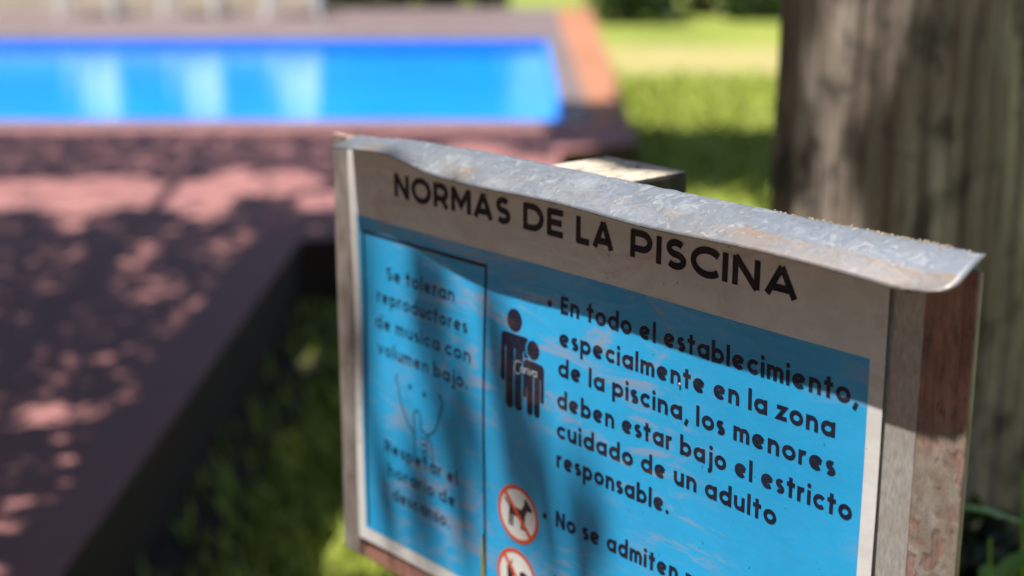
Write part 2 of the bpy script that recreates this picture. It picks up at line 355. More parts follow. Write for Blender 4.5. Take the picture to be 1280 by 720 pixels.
# ---- stroke lettering
class Ink:
    def __init__(s): s.v = []; s.f = []; s.k = 0
    def pt(s, u, v, off): s.v.append(S(u, v, off)); return len(s.v)-1
    def stroke(s, pts, wd, base=.00025, closed=False):
        off = base + .00002*(s.k % 6); s.k += 1
        if closed or len(pts) > 1:
            q = []; m_ = len(pts)
            for i in range(m_ if closed else m_-1):
                a, b = pts[i], pts[(i+1) % m_]; c_ = max(1, int(math.hypot(b[0]-a[0], b[1]-a[1])/.006))
                q += [(a[0]+(b[0]-a[0])*k/c_, a[1]+(b[1]-a[1])*k/c_) for k in range(c_)]
            pts = q if closed else q+[pts[-1]]
        P = [Vector((p[0], p[1])) for p in pts]; n = len(P); L = []; Rr = []
        for i in range(n):
            if closed: a, b = P[i-1], P[(i+1) % n]
            else: a, b = P[max(i-1, 0)], P[min(i+1, n-1)]
            d0 = (P[i]-a); d1 = (b-P[i])
            if d0.length < 1e-9: d0 = d1
            if d1.length < 1e-9: d1 = d0
            d0 = d0.normalized(); d1 = d1.normalized(); t = (d0+d1); t = t.normalized() if t.length > 1e-6 else d0
            nn = Vector((-t.y, t.x)); c = max(.45, nn.dot(Vector((-d0.y, d0.x)))); h = wd/2/c
            L.append(s.pt(P[i].x+nn.x*h, P[i].y+nn.y*h, off)); Rr.append(s.pt(P[i].x-nn.x*h, P[i].y-nn.y*h, off))
        for i in range(n if closed else n-1):
            j = (i+1) % n; s.f.append((Rr[i], Rr[j], L[j], L[i]))
    def fill(s, pts, base=.00025):
        off = base + .00002*(s.k % 6); s.k += 1
        q = []
        for i in range(len(pts)):
            a, b = pts[i], pts[(i+1) % len(pts)]; c_ = max(1, int(math.hypot(b[0]-a[0], b[1]-a[1])/.004))
            q += [(a[0]+(b[0]-a[0])*k/c_, a[1]+(b[1]-a[1])*k/c_) for k in range(c_)]
        cx = sum(p[0] for p in q)/len(q); cy = sum(p[1] for p in q)/len(q)
        nr = max(1, int(max(math.hypot(p[0]-cx, p[1]-cy) for p in q)/.004)); c0 = s.pt(cx, cy, off); prev = None; n = len(q)
        for j in range(1, nr+1):
            ring = [s.pt(cx+(p[0]-cx)*j/nr, cy+(p[1]-cy)*j/nr, off) for p in q]
            for i in range(n):
                s.f.append((c0, ring[i], ring[(i+1) % n]) if prev is None else (prev[i], ring[i], ring[(i+1) % n], prev[(i+1) % n]))
            prev = ring
    def disc(s, u, v, ru, rv=None, base=.00025, seg=20):
        rv = rv or ru; s.fill([(u+ru*math.cos(2*math.pi*i/seg), v+rv*math.sin(2*math.pi*i/seg)) for i in range(seg)], base)
    def obj(s, name, m, parent): return mesh_obj(name, s.v, s.f, m, parent)
def arc(cx, cy, rx, ry, a0, a1, seg=None):
    seg = seg or max(4, int(abs(a1-a0)/15)); return [(cx+rx*math.cos(R_(a0+(a1-a0)*i/seg)), cy+ry*math.sin(R_(a0+(a1-a0)*i/seg))) for i in range(seg+1)]
W1 = .295; h1 = W1/2; r1 = .5-h1
O_ = arc(.5, .5, r1, r1, 0, 360, 24)[:-1]
def lower():
    g = {}
    st = lambda x, a, b: ([(x, a), (x, b)], False)
    o = (O_, True)
    xr = 1-h1; xl = h1
    g['o'] = (1., [o]); g['a'] = (1., [o, st(xr, 0, 1)]); g['d'] = (1., [o, st(xr, 0, 1.48)]); g['b'] = (1., [o, st(xl, 0, 1.48)])
    g['p'] = (1., [o, st(xl, -.44, 1)]); g['q'] = (1., [o, st(xr, -.44, 1)]); g['l'] = (W1, [st(h1, 0, 1.48)])
    g['e'] = (1., [(arc(.5, .5, r1, r1, 22, 318), False), ([(.5-r1*.93, .5-r1*.40), (.5+r1*.97, .5+r1*.42)], False)])
    g['c'] = (.86, [(arc(.5, .5, r1, r1, 42, 318), False)])
    rn = .29
    g['n'] = (h1*2+2*rn, [st(xl, 0, 1), ([(xl, .45)] + arc(xl+rn, 1-h1-rn, rn, rn, 180, 0) + [(xl+2*rn, 0)], False)])
    g['h'] = (h1*2+2*rn, [st(xl, 0, 1.48), g['n'][1][1]])
    g['u'] = (h1*2+2*rn, [st(xl+2*rn, 0, 1), ([(xl, 1)] + arc(xl+rn, h1+rn, rn, rn, 180, 360) + [(xl+2*rn, .55)], False)])
    rm = .235
    g['m'] = (h1*2+4*rm, [st(xl, 0, 1), ([(xl, .5)] + arc(xl+rm, 1-h1-rm, rm, rm, 180, 0) + [(xl+2*rm, 0)], False), ([(xl+2*rm, .5)] + arc(xl+3*rm, 1-h1-rm, rm, rm, 180, 0) + [(xl+4*rm, 0)], False)])
    g['r'] = (.58, [st(xl, 0, 1), ([(xl, .45)] + arc(xl+.30, .57, .30, .30, 180, 75), False)])
    ry = (1-W1)/4
    g['s'] = (.66, [(arc(.33, 1-h1-ry, .19, ry, 40, 270) + arc(.33, h1+ry, .21, ry, 90, -140)[1:], False)])
    g['t'] = (.66, [st(.32, 0, 1.36), ([(.02, .90), (.64, .90)], False)])
    g['i'] = (W1, [st(h1, 0, 1), ('dot', h1, 1.30)]); g['.'] = (W1, [('dot', h1, h1)]); g[','] = (.3, [([(.26, .2), (.08, -.26)], False)])
    g['j'] = (.45, [([(.32, 1), (.32, -.18)] + arc(.12, -.18, .20, .18, 0, -100), False), ('dot', .32, 1.30)])
    g['z'] = (.78, [([(.04, 1-h1), (.62, 1-h1), (.14, h1), (.76, h1)], False)])
    g['v'] = (.9, [([(.10, 1), (.45, .08), (.80, 1)], False)])
    C = 1.34
    g['E'] = (.76, [st(h1, 0, C), ([(.1, C-h1), (.74, C-h1)], False), ([(.1, C/2), (.68, C/2)], False), ([(.1, h1), (.74, h1)], False)])
    g['N'] = (1.02, [st(h1, 0, C), st(1.02-h1, 0, C), ([(h1*.9, C-.02), (1.02-h1*.9, .02)], False)])
    ry = (C-W1)/4
    g['S'] = (.84, [(arc(.42, C-h1-ry, .27, ry, 35, 270) + arc(.42, h1+ry, .29, ry, 90, -145)[1:], False)])
    g['R'] = (.9, [st(h1, 0, C), ([(.1, C-h1)] + arc(.48, C-h1-.29, .29, .29, 90, -90) + [(.1, C-h1-.58)], False), ([(.42, C-h1-.5), (.78, 0)], False)])
    g['.b'] = (W1, [('dot', h1, .55)])
    return g
def upper():                                            # title capitals, cap height 1, stroke .175
    w_ = .175; h = w_/2; g = {}
    st = lambda x: ([(x, 0), (x, 1)], False)
    g['N'] = (.80, [st(h), st(.80-h), ([(h*.95, .985), (.80-h*.95, .015)], False)])
    g['O'] = (1.04, [(arc(.52, .5, .52-h, .5-h+.01, 0, 360, 28)[:-1], True)])
    g['R'] = (.76, [st(h), ([(.05, 1-h)] + arc(.40, 1-h-.265, .25, .265, 90, -90) + [(.05, 1-h-.53)], False), ([(.42, .4), (.68, 0)], False)])
    g['P'] = (.74, [st(h), ([(.05, 1-h)] + arc(.40, 1-h-.28, .25, .28, 90, -90) + [(.05, 1-h-.56)], False)])
    g['M'] = (.96, [st(h), st(.96-h), ([(h, .96), (.48, .30), (.96-h, .96)], False)])
    g['A'] = (.92, [([(.085, 0), (.46, .98)], False), ([(.835, 0), (.46, .98)], False), ([(.2, .27), (.72, .27)], False)])
    ry = (1-w_)/4
    g['S'] = (.68, [(arc(.34, 1-h-ry, .225, ry, 35, 270) + arc(.34, h+ry, .245, ry, 90, -145)[1:], False)])
    g['D'] = (.86, [st(h), ([(.05, 1-h)] + arc(.38, .5, .39, .5-h, 90, -90) + [(.05, h)], False)])
    g['E'] = (.66, [st(h), ([(.05, 1-h), (.65, 1-h)], False), ([(.05, .51), (.6, .51)], False), ([(.05, h), (.66, h)], False)])
    g['L'] = (.60, [st(h), ([(.05, h), (.60, h)], False)])
    g['I'] = (w_, [st(h)]); g['C'] = (.84, [(arc(.52, .5, .52-h, .5-h+.01, 42, 318), False)])
    return g
LOW = lower(); UPP = upper()
def write(txt, u0, u1, v, size, font, wd, m, gap, space, parent, vend=None, name="lettering", narrow=1.):
    """one printed line: starts at u0, letter spacing stretched so that it ends at u1"""
    adv = sum(font[c][0] for c in txt if c != ' ')*size*narrow
    nsp = txt.count(' '); ngap = len(txt)-1-2*nsp
    if u1 is not None:                                     # widen or narrow the letters a little to fill the line
        narrow = (u1-u0-nsp*space*size-ngap*gap*size)/adv; adv *= narrow
    g = gap*size
    k = Ink(); x = u0
    vend = v if vend is None else vend
    for i, c in enumerate(txt):
        if c == ' ': x += space*size; continue
        vv = v + (vend-v)*(x-u0)/max(.001, (u1 or x+.01)-u0)
        for sk in font[c][1]:
            if sk[0] == 'dot': k.disc(x+sk[1]*size*narrow, vv+sk[2]*size, wd*size*.56)
            else: k.stroke([(x+p[0]*size*narrow, vv+p[1]*size) for p in sk[0]], wd*size, closed=sk[1])
        x += font[c][0]*size*narrow
        if i+1 < len(txt) and txt[i+1] != ' ': x += g
    return k.obj(name, m, parent)
def T(txt, u0, u1, v, vend=None, size=.0108, m=None, wd=W1): return write(txt, u0, u1, v, size, LOW, wd, m or M['ink'], .17, .72, sheet, vend)
for word, a_, b_, v_ in (("NORMAS", -.3795, -.2262, .0598), ("DE", -.2108, -.1640, .0600), ("LA", -.1490, -.1080, .0596), ("PISCINA", -.0898, .0705, .0594)):
    write(word, a_, b_, v_, .0209, UPP, .250, M['ink_black'], .185, .42, sheet, v_)
T("En todo el establecimiento,", -.1648, .1225, -.0010)
T("especialmente en la zona", -.1655, .1062, -.0278)
T("de la piscina, los menores", -.1660, .1078, -.0528, -.0550)
T("deben estar bajo el estricto", -.1665, .1234, -.0797, -.0820)
T("cuidado de un adulto", -.1668, .0596, -.1052, -.1070)
T("responsable.", -.1668, -.0440, -.1310, -.1328)
T("No se admiten mascotas.", -.1675, .0700, -.1836)
T("No", -.1690, None, -.2420)
for u, v in ((-.1775, .0045), (-.1808, -.1785), (-.1818, -.2365)):
    k = Ink(); k.disc(u, v, .0027); k.obj("bullet_point", M['ink'], sheet)
T("Se toleran", -.3975, -.2970, -.0200, size=.0094, wd=.23)
T("reproductores", -.4135, -.2795, -.0440, size=.0094, wd=.23)
T("de musica con", -.4180, -.2745, -.0690, size=.0094, wd=.23)
T("volumen bajo.", -.4150, -.2790, -.0938, size=.0094, wd=.23)
T("Respetar el", -.4060, -.2960, -.1880, size=.0094, wd=.23)
T("horario de", -.4020, -.3000, -.2110, size=.0094, wd=.23)
T("descanso.", -.3960, -.3100, -.2340, size=.0094, wd=.23)
# frame round the left column
k = Ink(); k.stroke([(-.4362, -.2725), (-.4312, .0190), (-.2560, .0200), (-.2600, -.2715)], .0030); k.obj("column_frame", M['ink'], sheet)
# shushing face: cheeks, eyes, raised finger and fist
k = Ink()
k.stroke([(-.3835, -.106), (-.3855, -.112), (-.3815, -.119), (-.3800, -.128), (-.3745, -.140), (-.3665, -.151), (-.3580, -.1575)], .0015)
k.stroke([(-.3205, -.1085), (-.3165, -.1115), (-.3150, -.118), (-.3190, -.126), (-.3225, -.137), (-.3290, -.147), (-.3390, -.1535)], .0015)
k.stroke([(-.3590, -.1790), (-.3585, -.1480)] + arc(-.3535, -.1380, .0048, .0048, 180, 0, 8) + [(-.3482, -.1500)], .0014)
k.stroke([(-.3482, -.1500), (-.3390, -.1530), (-.3330, -.1600), (-.3315, -.1820)], .0014)
for i in range(3): k.stroke([(-.3480, -.1585-.006*i), (-.3400, -.1570-.006*i), (-.3395, -.1625-.006*i), (-.3475, -.1640-.006*i)], .0011)
k.stroke([(-.3455, -.1790), (-.3450, -.1710)], .0012); k.disc(-.3640, -.1135, .0024); k.disc(-.3420, -.1150, .0024)
k.obj("quiet_pictogram", M['ink'], sheet)
# adult and child figures
def outline(cx, top, hw, hgt, arm, leg, gap):
    """flat standing figure seen from the front: shoulders, arms, two legs"""
    r = hw*.28
    L = [(cx-hw, top-r)] + arc(cx-hw+r, top-r, r, r, 180, 90, 4)[1:] + arc(cx+hw-r, top-r, r, r, 90, 0, 4) + [(cx+hw, top-arm)]
    return L
k = Ink()
def figure(cx, top, sw, aw, arm, bw, foot, hr, hv):
    k.disc(cx-.001, hv, hr, hr*1.06, seg=26)
    k.fill(arc(cx-sw+.004, top-.004, .004, .004, 180, 90, 5) + arc(cx+sw-.004, top-.004, .004, .004, 90, 0, 5) + [(cx+sw, top-.012), (cx-sw, top-.012)])
    for s in (-1, 1):
        x0 = cx+s*(sw-aw/2); k.stroke([(x0, top-.0119), (x0, top-arm)], aw); k.disc(x0, top-arm, aw/2, seg=14)
        lw = bw-.0007; xl = cx+s*(bw/2+.00035)
        k.stroke([(xl, top-.0119), (xl, foot)], lw); k.disc(xl, foot, lw/2, seg=14)
figure(-.2180, -.0300, .0170, .0052, .0400, .0104, -.0900, .0092, -.0185)
figure(-.1945, -.0490, .0124, .0038, .0300, .0077, -.0915, .0074, -.0386)
fig = k.obj("guardian_pictogram", M['ink'], sheet)
k = Ink()                                               # pale outline between the two figures and watermark-like print on them
k.stroke(arc(-.1945, -.0386, .0092, .0092, 100, 250), .0013, .00050)
k.stroke([(-.2080, -.0905), (-.2080, -.0535)] + arc(-.2030, -.0535, .005, .006, 180, 90, 5) + [(-.1900, -.0475)], .0011, .00050)
k.stroke([(-.2185, -.0570), (-.2185, -.0930)], .0008, .00050)
k.obj("figure_gaps", M['blue'], sheet)
k = Ink()
for q in range(-3, 5):
    for s in (1, -1):
        a = (-.2185+q*.009*1.0, -.060); seg = []
        u0, u1 = (-.2285, -.2095); pa = (u0, a[1]+s*(u0-a[0])*1.15); pb_ = (u1, a[1]+s*(u1-a[0])*1.15)
        lo, hi = -.092, -.032
        def cl(p, qd):
            if p[1] < lo: f = (lo-p[1])/(qd[1]-p[1]); return (p[0]+(qd[0]-p[0])*f, lo)
            if p[1] > hi: f = (hi-p[1])/(qd[1]-p[1]); return (p[0]+(qd[0]-p[0])*f, hi)
            return p
        if max(pa[1], pb_[1]) < lo or min(pa[1], pb_[1]) > hi: continue
        k.stroke([cl(pa, pb_), cl(pb_, pa)], .00030, .00042)
k.obj("figure_grid", M['grid_ink'], sheet)
k = Ink(); B = .00062; ww = .00075                        # small script word on the figures
sx, sy = -.2180, -.0600; q = .0056
def scr(pts): k.stroke([(sx+p[0]*q+p[1]*q*.12, sy+p[1]*q-p[0]*q*.04) for p in pts], ww, B)
scr(arc(.75, .55, .75, 1.0, 50, 320)); sx += 1.35*q
for ch in "anva":
    if ch == 'a': scr(arc(.4, .4, .36, .38, 20, 380)); scr([(.76, .8), (.76, .1), (1.0, .05)]); sx += .98*q
    if ch == 'n': scr([(.1, .8), (.1, 0)]); scr(arc(.4, .42, .3, .36, 180, 0) + [(.7, .05), (.9, .05)]); sx += .92*q
    if ch == 'v': scr([(.05, .8), (.35, .02), (.68, .8), (.85, .72)]); sx += .82*q
k.obj("figure_script", M['pale_ink'], sheet)
# round prohibition marks
def ban(cu, cv, r, draw):
    k = Ink(); k.disc(cu, cv, r, r, .00022, 40); root = k.obj("prohibition_disc", M['white_ink'], sheet)
    k = Ink(); draw(k, cu, cv); k.obj("banned_silhouette", M['animal_ink'], sheet)
    k = Ink(); k.stroke(arc(cu, cv, r, r, 0, 360, 40)[:-1], r*.15, .00042, True)
    k.stroke([(cu-r*.70, cv+r*.72), (cu+r*.70, cv-r*.72)], r*.17, .00050); k.obj("prohibition_ring", M['red_ink'], sheet)
def dog(k, u, v):
    s = .0245/25
    P = lambda *a: [(u+x*s, v+y*s) for x, y in a]
    k.fill(P((-12, 7), (6, 5), (9, -4), (-11, -2)), .00030)                    # body
    k.fill(P((4, 5), (10, 14), (13, 8), (8, -2)), .00030); k.fill(P((8, 15), (11, 17), (19, 9), (17, 6), (10, 7)), .00030)   # neck, head
    k.stroke(P((-12, 6), (-17, 11)), 2.2*s, .00030)                             # tail
    for x in (-10.5, -7, 5, 8): k.stroke(P((x, 0), (x-.5, -13)), 2.4*s, .00030)
    k.stroke(P((11, 13), (8, 9)), 2.5*s, .00030)
def cups(k, u, v):
    s = .0245/25
    k.fill([(u+x*s, v+y*s) for x, y in ((-13, 8), (-4, 8), (-5, -8), (-12, -8))], .0003)
    k.fill([(u+x*s, v+y*s) for x, y in ((4, 4), (15, 4), (13, -8), (6, -8))], .0003); k.stroke([(u-8*s, v+8*s), (u-6*s, v+15*s)], 1.6*s, .0003)
    k.disc(u+9.5*s, v+5*s, 5.4*s, 3*s, .0003)
ban(-.2145, -.1880, .0243, dog); ban(-.2165, -.2470, .0243, cups)

# ---- bent galvanised cap along the top of the board
rng = random.Random(3)
NU, NP = 110, 14
V = []; Fc = []; lip = []
def cap_front(u):                                        # (how far the lip stands out, height of its lower edge)
    droop = .0960 + .0075*math.exp(-((u+.37)/.055)**2) + .0025*math.exp(-((u+.43)/.03)**2) - .0022*math.exp(-((u-.17)/.03)**2) + .0010*math.sin(u*31)
    out = .0325 - .0040*max(0, min(1, (-.20-u)/.2)) + .0012*math.sin(u*19+1)
    return out, droop - .0012
for layer in (0, 1):
    for i in range(NU+1):
        f = i/NU; out, low = cap_front(-.444+.646*f)
        top = .1142 - .0055*max(0, min(1, (-.30+.646-.646*f-.164)/.16))*.9
        if f < .12: top -= .004*(1-f/.12)
        for j in range(NP+1):
            t = j/NP
            uu = -.444+.646*f
            if i >= NU-4:                                # rounded outer corner of the flap
                lim = .2015 - .0 * t
                if t > .70: lim -= .016*(1-math.sqrt(max(0, 1-((t-.70)/.30)**2)))
                uu = uu if uu < lim-.012 else min(uu, lim - (.2020-uu))
            # profile: starts on the board top, rolls over and slopes down and out to the lip
            n_ = -.004 + (out+.004)*(t**1.12)
            v_ = top - (top-low)*(.30*t + .70*t**1.7)
            if t == 0 and layer == 0: v_ += rng.uniform(-.0004, .0004)
            V.append((uu, -(n_ - (.0009 if layer else 0)), Z0+v_-(.0009 if layer else 0))); lip.append(t)
W_ = NP+1; H_ = (NU+1)*W_
for i in range(NU):
    for j in range(NP):
        a = i*W_+j; Fc.append((a, a+1, a+W_+1, a+W_)); Fc.append((H_+a, H_+a+W_, H_+a+W_+1, H_+a+1))
for i in range(NU):
    a = i*W_+NP; Fc.append((a, H_+a, H_+a+W_, a+W_)); a = i*W_; Fc.append((a, a+W_, H_+a+W_, H_+a))
for j in range(NP):
    a = j; Fc.append((a, H_+a, H_+a+1, a+1)); a = NU*W_+j; Fc.append((a, a+1, H_+a+1, H_+a))
cap = mesh_obj("metal_cap", V, Fc, M['galv'], sign, True)
at = cap.data.attributes.new("lip", 'FLOAT', 'POINT'); at.data.foreach_set("value", lip)
# crumbs of dried moss and soil along the back edge of the cap
gk = Geo()
for i in range(150):
    u = rng.choice([rng.gauss(.135, .03), rng.uniform(.03, .19), rng.uniform(.1, .17)])
    if u > .197: continue
    r = rng.uniform(.0005, .0013); c = Vector((u, .003+rng.uniform(0, .004), Z0+.1133+rng.uniform(-.0006, .0010)))
    vv = [c+Vector(d)*r*rng.uniform(.7, 1.3) for d in ((1, 0, 0), (0, 1, 0), (-1, 0, 0), (0, -1, 0), (0, 0, 1), (0, 0, -1))]
    gk.add(vv, [(0, 1, 4), (1, 2, 4), (2, 3, 4), (3, 0, 4), (1, 0, 5), (2, 1, 5), (3, 2, 5), (0, 3, 5)])
M['crumb'] = mat("dry crumbs", (.34, .25, .17), .9); gk.obj("dirt_crumbs", M['crumb'], sign)
# nail heads on the sheet
M['nail'] = mat("steel tack", (.62, .58, .52), .35, .6)
for u, v in ((-.318, .0815), (-.255, .0790), (-.035, -.0265)):
    pts = [S(u, v, .0004+.0005*q) for q in (0, 1, 2)]; k = Geo(); k.tube(pts, [.0013, .0012, .0006], 10); k.obj("tack_head", M['nail'], sign)

# ---------------------------------------------------------------- big trunk beside the sign
TX, TY, TR = .668, 2.36, .236
def trunk_r(a, z):
    r = TR*(1 + .045*math.cos(3*a+.6) + .03*math.cos(5*a+2.0) + .018*math.cos(9*a+1+z*.5) + .010*math.cos(17*a+z*1.3) + .006*math.cos(31*a-z*.8))
    r *= 1 + .05*math.exp(-((math.cos(a-R_(196))-1)/.02)**2)
    return r*(1 + .35*math.exp(-z/.28) - .02*z)
tree = thing("tree", "thick grey brown tree trunk with furrowed bark standing right behind the sign", "tree", (TX, TY, 0))
V = []; Fc = []; NA = 420; NZ = 130
for j in range(NZ+1):
    z = 4.4*(j/NZ)**1.25
    for i in range(NA):
        a = 2*math.pi*i/NA; r = trunk_r(a, z)
        q = Vector((math.cos(a)*9, math.sin(a)*9, z*1.1)); q2 = Vector((math.cos(a)*22+4, math.sin(a)*22, z*3.0))
        r += .007*(1-2*abs(noise.noise(q))) + .004*(1-2.4*abs(noise.noise(q2))) + .010*noise.noise(Vector((math.cos(a)*2, math.sin(a)*2, z*2)))
        V.append((r*math.cos(a)-.03*z*.2, r*math.sin(a)+.03*z*.3, z))
for j in range(NZ):
    for i in range(NA): Fc.append((j*NA+i, j*NA+(i+1) % NA, (j+1)*NA+(i+1) % NA, (j+1)*NA+i))
Fc.append(tuple(range(NZ*NA, (NZ+1)*NA)))
mesh_obj("trunk", V, Fc, M['bark'], tree, True)
gb = Geo()
for (x, y, z) in ((-2.2, 3.5, 6), (-1.2, 6.0, 5.6), (2.4, 2.0, 6.4), (.8, -1.5, 6.3), (1.6, 4.8, 6.2)):
    gb.tube([(-.02, .04, 4.2), (x*.3, y*.3, 4.9), (x*.65, y*.65, 5.3), (x, y, z)], [.15, .10, .07, .02])
gb.obj("branches", M['dark_bark'], tree)

# ---------------------------------------------------------------- leaf shade: the crowns and where their gaps let the sun through
LIT_DECK = [(-1.37, 5.42, .07, .20), (-1.2, 4.96, .07, .15), (-1.01, 4.69, .07, .15), (-1.04, 5.65, .09, .19), (-1.19, 3.71, .09, .12), (-1.01, 3.86, .05, .09), (-1.1, 3.13, .04, .06), (-1.01, 2.78, .04, .05), (-1.55, 4.66, .04, .1), (-1.62, 5.42, .03, .12),
    (-2.19, 6.55, .30, .36), (-1.82, 6.55, .28, .42), (-1.5, 6.55, .24, .30), (-1.30, 6.62, .14, .55), (-1.06, 6.80, .22, .28), (-.80, 6.42, .14, .2), (-1.77, 6.03, .08, .22), (-1.23, 6.18, .05, .26), (.05, 7.1, .22, .42), (-.2, 7.6, .2, .3)]
LIT_GRASS = [(-.70, 5.00, .06, .18), (-.62, 4.12, .05, .14), (-.36, 3.44, .19, .22), (-.62, 3.46, .04, .08)]
def in_ell(x, y, L): return any(((x-a)/c)**2+((y-b)/d)**2 < 1 for a, b, c, d in L)
def shade_deck(x, y):
    if in_ell(x, y, LIT_DECK): return .12 if y > 6.1 else .42
    if -9 < x < .2 and .4 < y < 8.25: return .55 if (y > 7.05 or y < 1.6) else .97
    if .2 <= x < .70 and 7.55 < y < 9.4: return 1
    return 0
def shade_grass(x, y):
    if in_ell(x, y, LIT_GRASS): return 0
    if -1.0 < x < -.10 and 2.2 < y < 5.7: return .97
    if -.85 < x < .3 and 5.2 < y < 6.1: return .97
    if .55 < x < 2.4 and 7.95 < y < 10.0: return .97
    if .45 < x < .95 and 1.35 < y < 2.2: return .95
    return 0
def on_deck(x, y): return (x < -.90 and y > .3) or (x < .2 and y > 5.85) or (x < .67 and y > 7.8)
SHADE_SIGN = [(-.345, -.235, .085, .030), (-.30, -.155, .030, .035), (-.225, -.100, .016, .040), (-.195, -.150, .030, .018), (-.15, -.175, .035, .012), (-.43, -.10, .012, .11), (-.34, -.055, .04, .012)]
TRUNK_SHADE = [(-116, 1.19, 9, .03), (-86, 1.24, 16, .15), (-100, 1.17, 14, .03), (-68, 1.34, 14, .30), (-170, 1.3, 5, .30), (-72, .85, 24, .16)]   # angle in degrees, height
def hits(L):
    """which place does a leaf at L darken?  returns True where the sun must come through"""
    t = (L-P0).dot(NN)/SUN.dot(NN)
    if t > 0:
        q = L-SUN*t-P0; u, v = q.dot(UU), q.z
        if -.60 < u < .32 and -.42 < v < .50 and not in_ell(u, v, SHADE_SIGN): return True
        if -.488 < u < .2 and -.31 < v < .1: return False
    d = Vector((SUN.x, SUN.y)); rel = Vector((L.x-TX, L.y-TY)); t = rel.dot(d)/d.dot(d); c = rel-d*t
    if t > 0 and c.length < TR+.12:
        hl = math.sqrt(max(0, (TR)**2-c.length**2))/d.length; p = L-SUN*(t-hl); a = math.degrees(math.atan2(p.y-TY, p.x-TX))
        if .55 < p.z < 2.0 and not in_ell(a, p.z, TRUNK_SHADE): return True
        if c.length < TR-.02 and .55 < p.z < 2.: return False
    for zz in (DK, 0.):
        p = L-SUN*((L.z-zz)/SUN.z)
        if zz and on_deck(p.x, p.y):
            if shade_deck(p.x, p.y) == 0: return True
            if in_ell(p.x, p.y, LIT_DECK) and int(p.x*9173+p.y*7919) % 10 > (1 if p.y > 6.1 else 5): return True
            return False
    if PX0 < p.x < PX1+.2 and 8.4 < p.y < 13.4: return True
    if -1. < p.x < 4 and .2 < p.y < 16 and shade_grass(p.x, p.y) == 0: return True
    return False
rng = random.Random(11)
shade_leaves = Geo(); own_leaves = Geo()
def cast(geo, target, tmin, tmax, s=.095):
    p = target + SUN*rng.uniform(tmin, tmax)
    if hits(p): return
    d = rdir(rng, -.5, .3); up = (SUN + rdir(rng, -.6, .6)*.7)
    geo.leaf(p-d*s*.5, d, up, s*rng.uniform(.9, 1.6), s*rng.uniform(.6, .95))
for i in range(92000):
    x = rng.uniform(-4.3, .75); y = rng.uniform(.4, 9.4)
    if on_deck(x, y) and rng.random() < shade_deck(x, y): cast(shade_leaves, Vector((x, y, DK)), 2.9, 4.6, .064)
for i in range(42000):
    x = rng.uniform(-1, 2.4); y = rng.uniform(1.3, 10)
    if not on_deck(x, y) and rng.random() < shade_grass(x, y): cast(own_leaves if x > .3 else shade_leaves, Vector((x, y, 0)), 3.4, 4.8)
for i in range(16000):
    x = rng.uniform(-1, -.1); y = rng.uniform(2.3, 5.9)
    if not on_deck(x, y) and rng.random() < shade_grass(x, y): cast(shade_leaves, Vector((x, y, 0)), 2.2, 4.4)
for (u, v, a, b) in SHADE_SIGN:
    for i in range(max(3, int(a*b*2300))):
        q = rng.uniform(0, 2*math.pi); rr = math.sqrt(rng.random())*.8
        cast(shade_leaves, P0+UU*(u+a*rr*math.cos(q))+Vector((0, 0, v+b*rr*math.sin(q))), 2.8, 4.4, .05)
for (a, z, da, dz) in TRUNK_SHADE:
    for i in range(int(da*dz*170)+6):
        aa = R_(a+da*rng.uniform(-.9, .9)); cast(own_leaves, Vector((TX+TR*math.cos(aa), TY+TR*math.sin(aa), z+dz*rng.uniform(-.9, .9))), 2.0, 3.4, .07)
for i in range(9000):                                      # the rest of the crown over the lawn to the right
    p = Vector((TX+rng.gauss(.6, 2.4), TY+rng.gauss(1.8, 2.4), rng.uniform(4.3, 6.8)))
    if not hits(p): own_leaves.leaf(p, rdir(rng), rdir(rng), rng.uniform(.09, .15), rng.uniform(.06, .09))
own = own_leaves.obj("crown", M['crown']); own.parent = tree; own.location = (-TX, -TY, 0)
t2 = thing("tree", "leafy tree rising behind the viewer whose low branches shade the red deck", "tree", (-2.1, -1.7, 0))
g2 = Geo(); g2.tube([(0, 0, 0), (.02, .02, .6), (0, .1, 1.6), (-.05, .3, 2.6), (-.1, .5, 3.4)], [.30, .22, .19, .17, .13], 16); g2.obj("trunk", M['dark_bark'], t2)
g2 = Geo()
for (x, y, z) in ((-1.6, 5.5, 4.2), (.6, 5.8, 4.1), (-.6, 8.5, 4.3), (-2.2, 3.2, 4.0), (.9, 3.9, 4.2), (1.8, 1.2, 4.6)):
    g2.tube([(-.05, .3, 2.7), (x*.3, .4+y*.3, 3.6), (x*.65, y*.65, 3.9), (x, y, z)], [.11, .08, .05, .02])
bo = g2.obj("branches", M['dark_bark'], t2)
for i in range(9000):                                      # unseen crown leaves added to dim the sky light on the sign
    p = Vector((-2.6+rng.gauss(0, 1.5), -1.6+rng.gauss(0, 1.3), rng.uniform(1.9, 5.6)))
    if p.y < .2 - .0*p.x and (p-Vector((0, 0, 1.62))).length > 1.0 and not hits(p): shade_leaves.leaf(p, rdir(rng), rdir(rng), rng.uniform(.12, .2), rng.uniform(.08, .13))
for i in range(5000):                                      # more unseen leaves added at far left, keeping sky light off the sign
    p = Vector((-5.6+rng.gauss(0, .8), 1.8+rng.gauss(0, 2.0), rng.uniform(1.4, 5.2)))
    if p.x < -.37*max(p.y, 0)-.9 and p.y < 6 and not hits(p): shade_leaves.leaf(p, rdir(rng), rdir(rng), rng.uniform(.12, .2), rng.uniform(.08, .13))
sh = shade_leaves.obj("crown", M['crown']); sh.parent = t2; sh.location = (2.1, 1.7, 0)

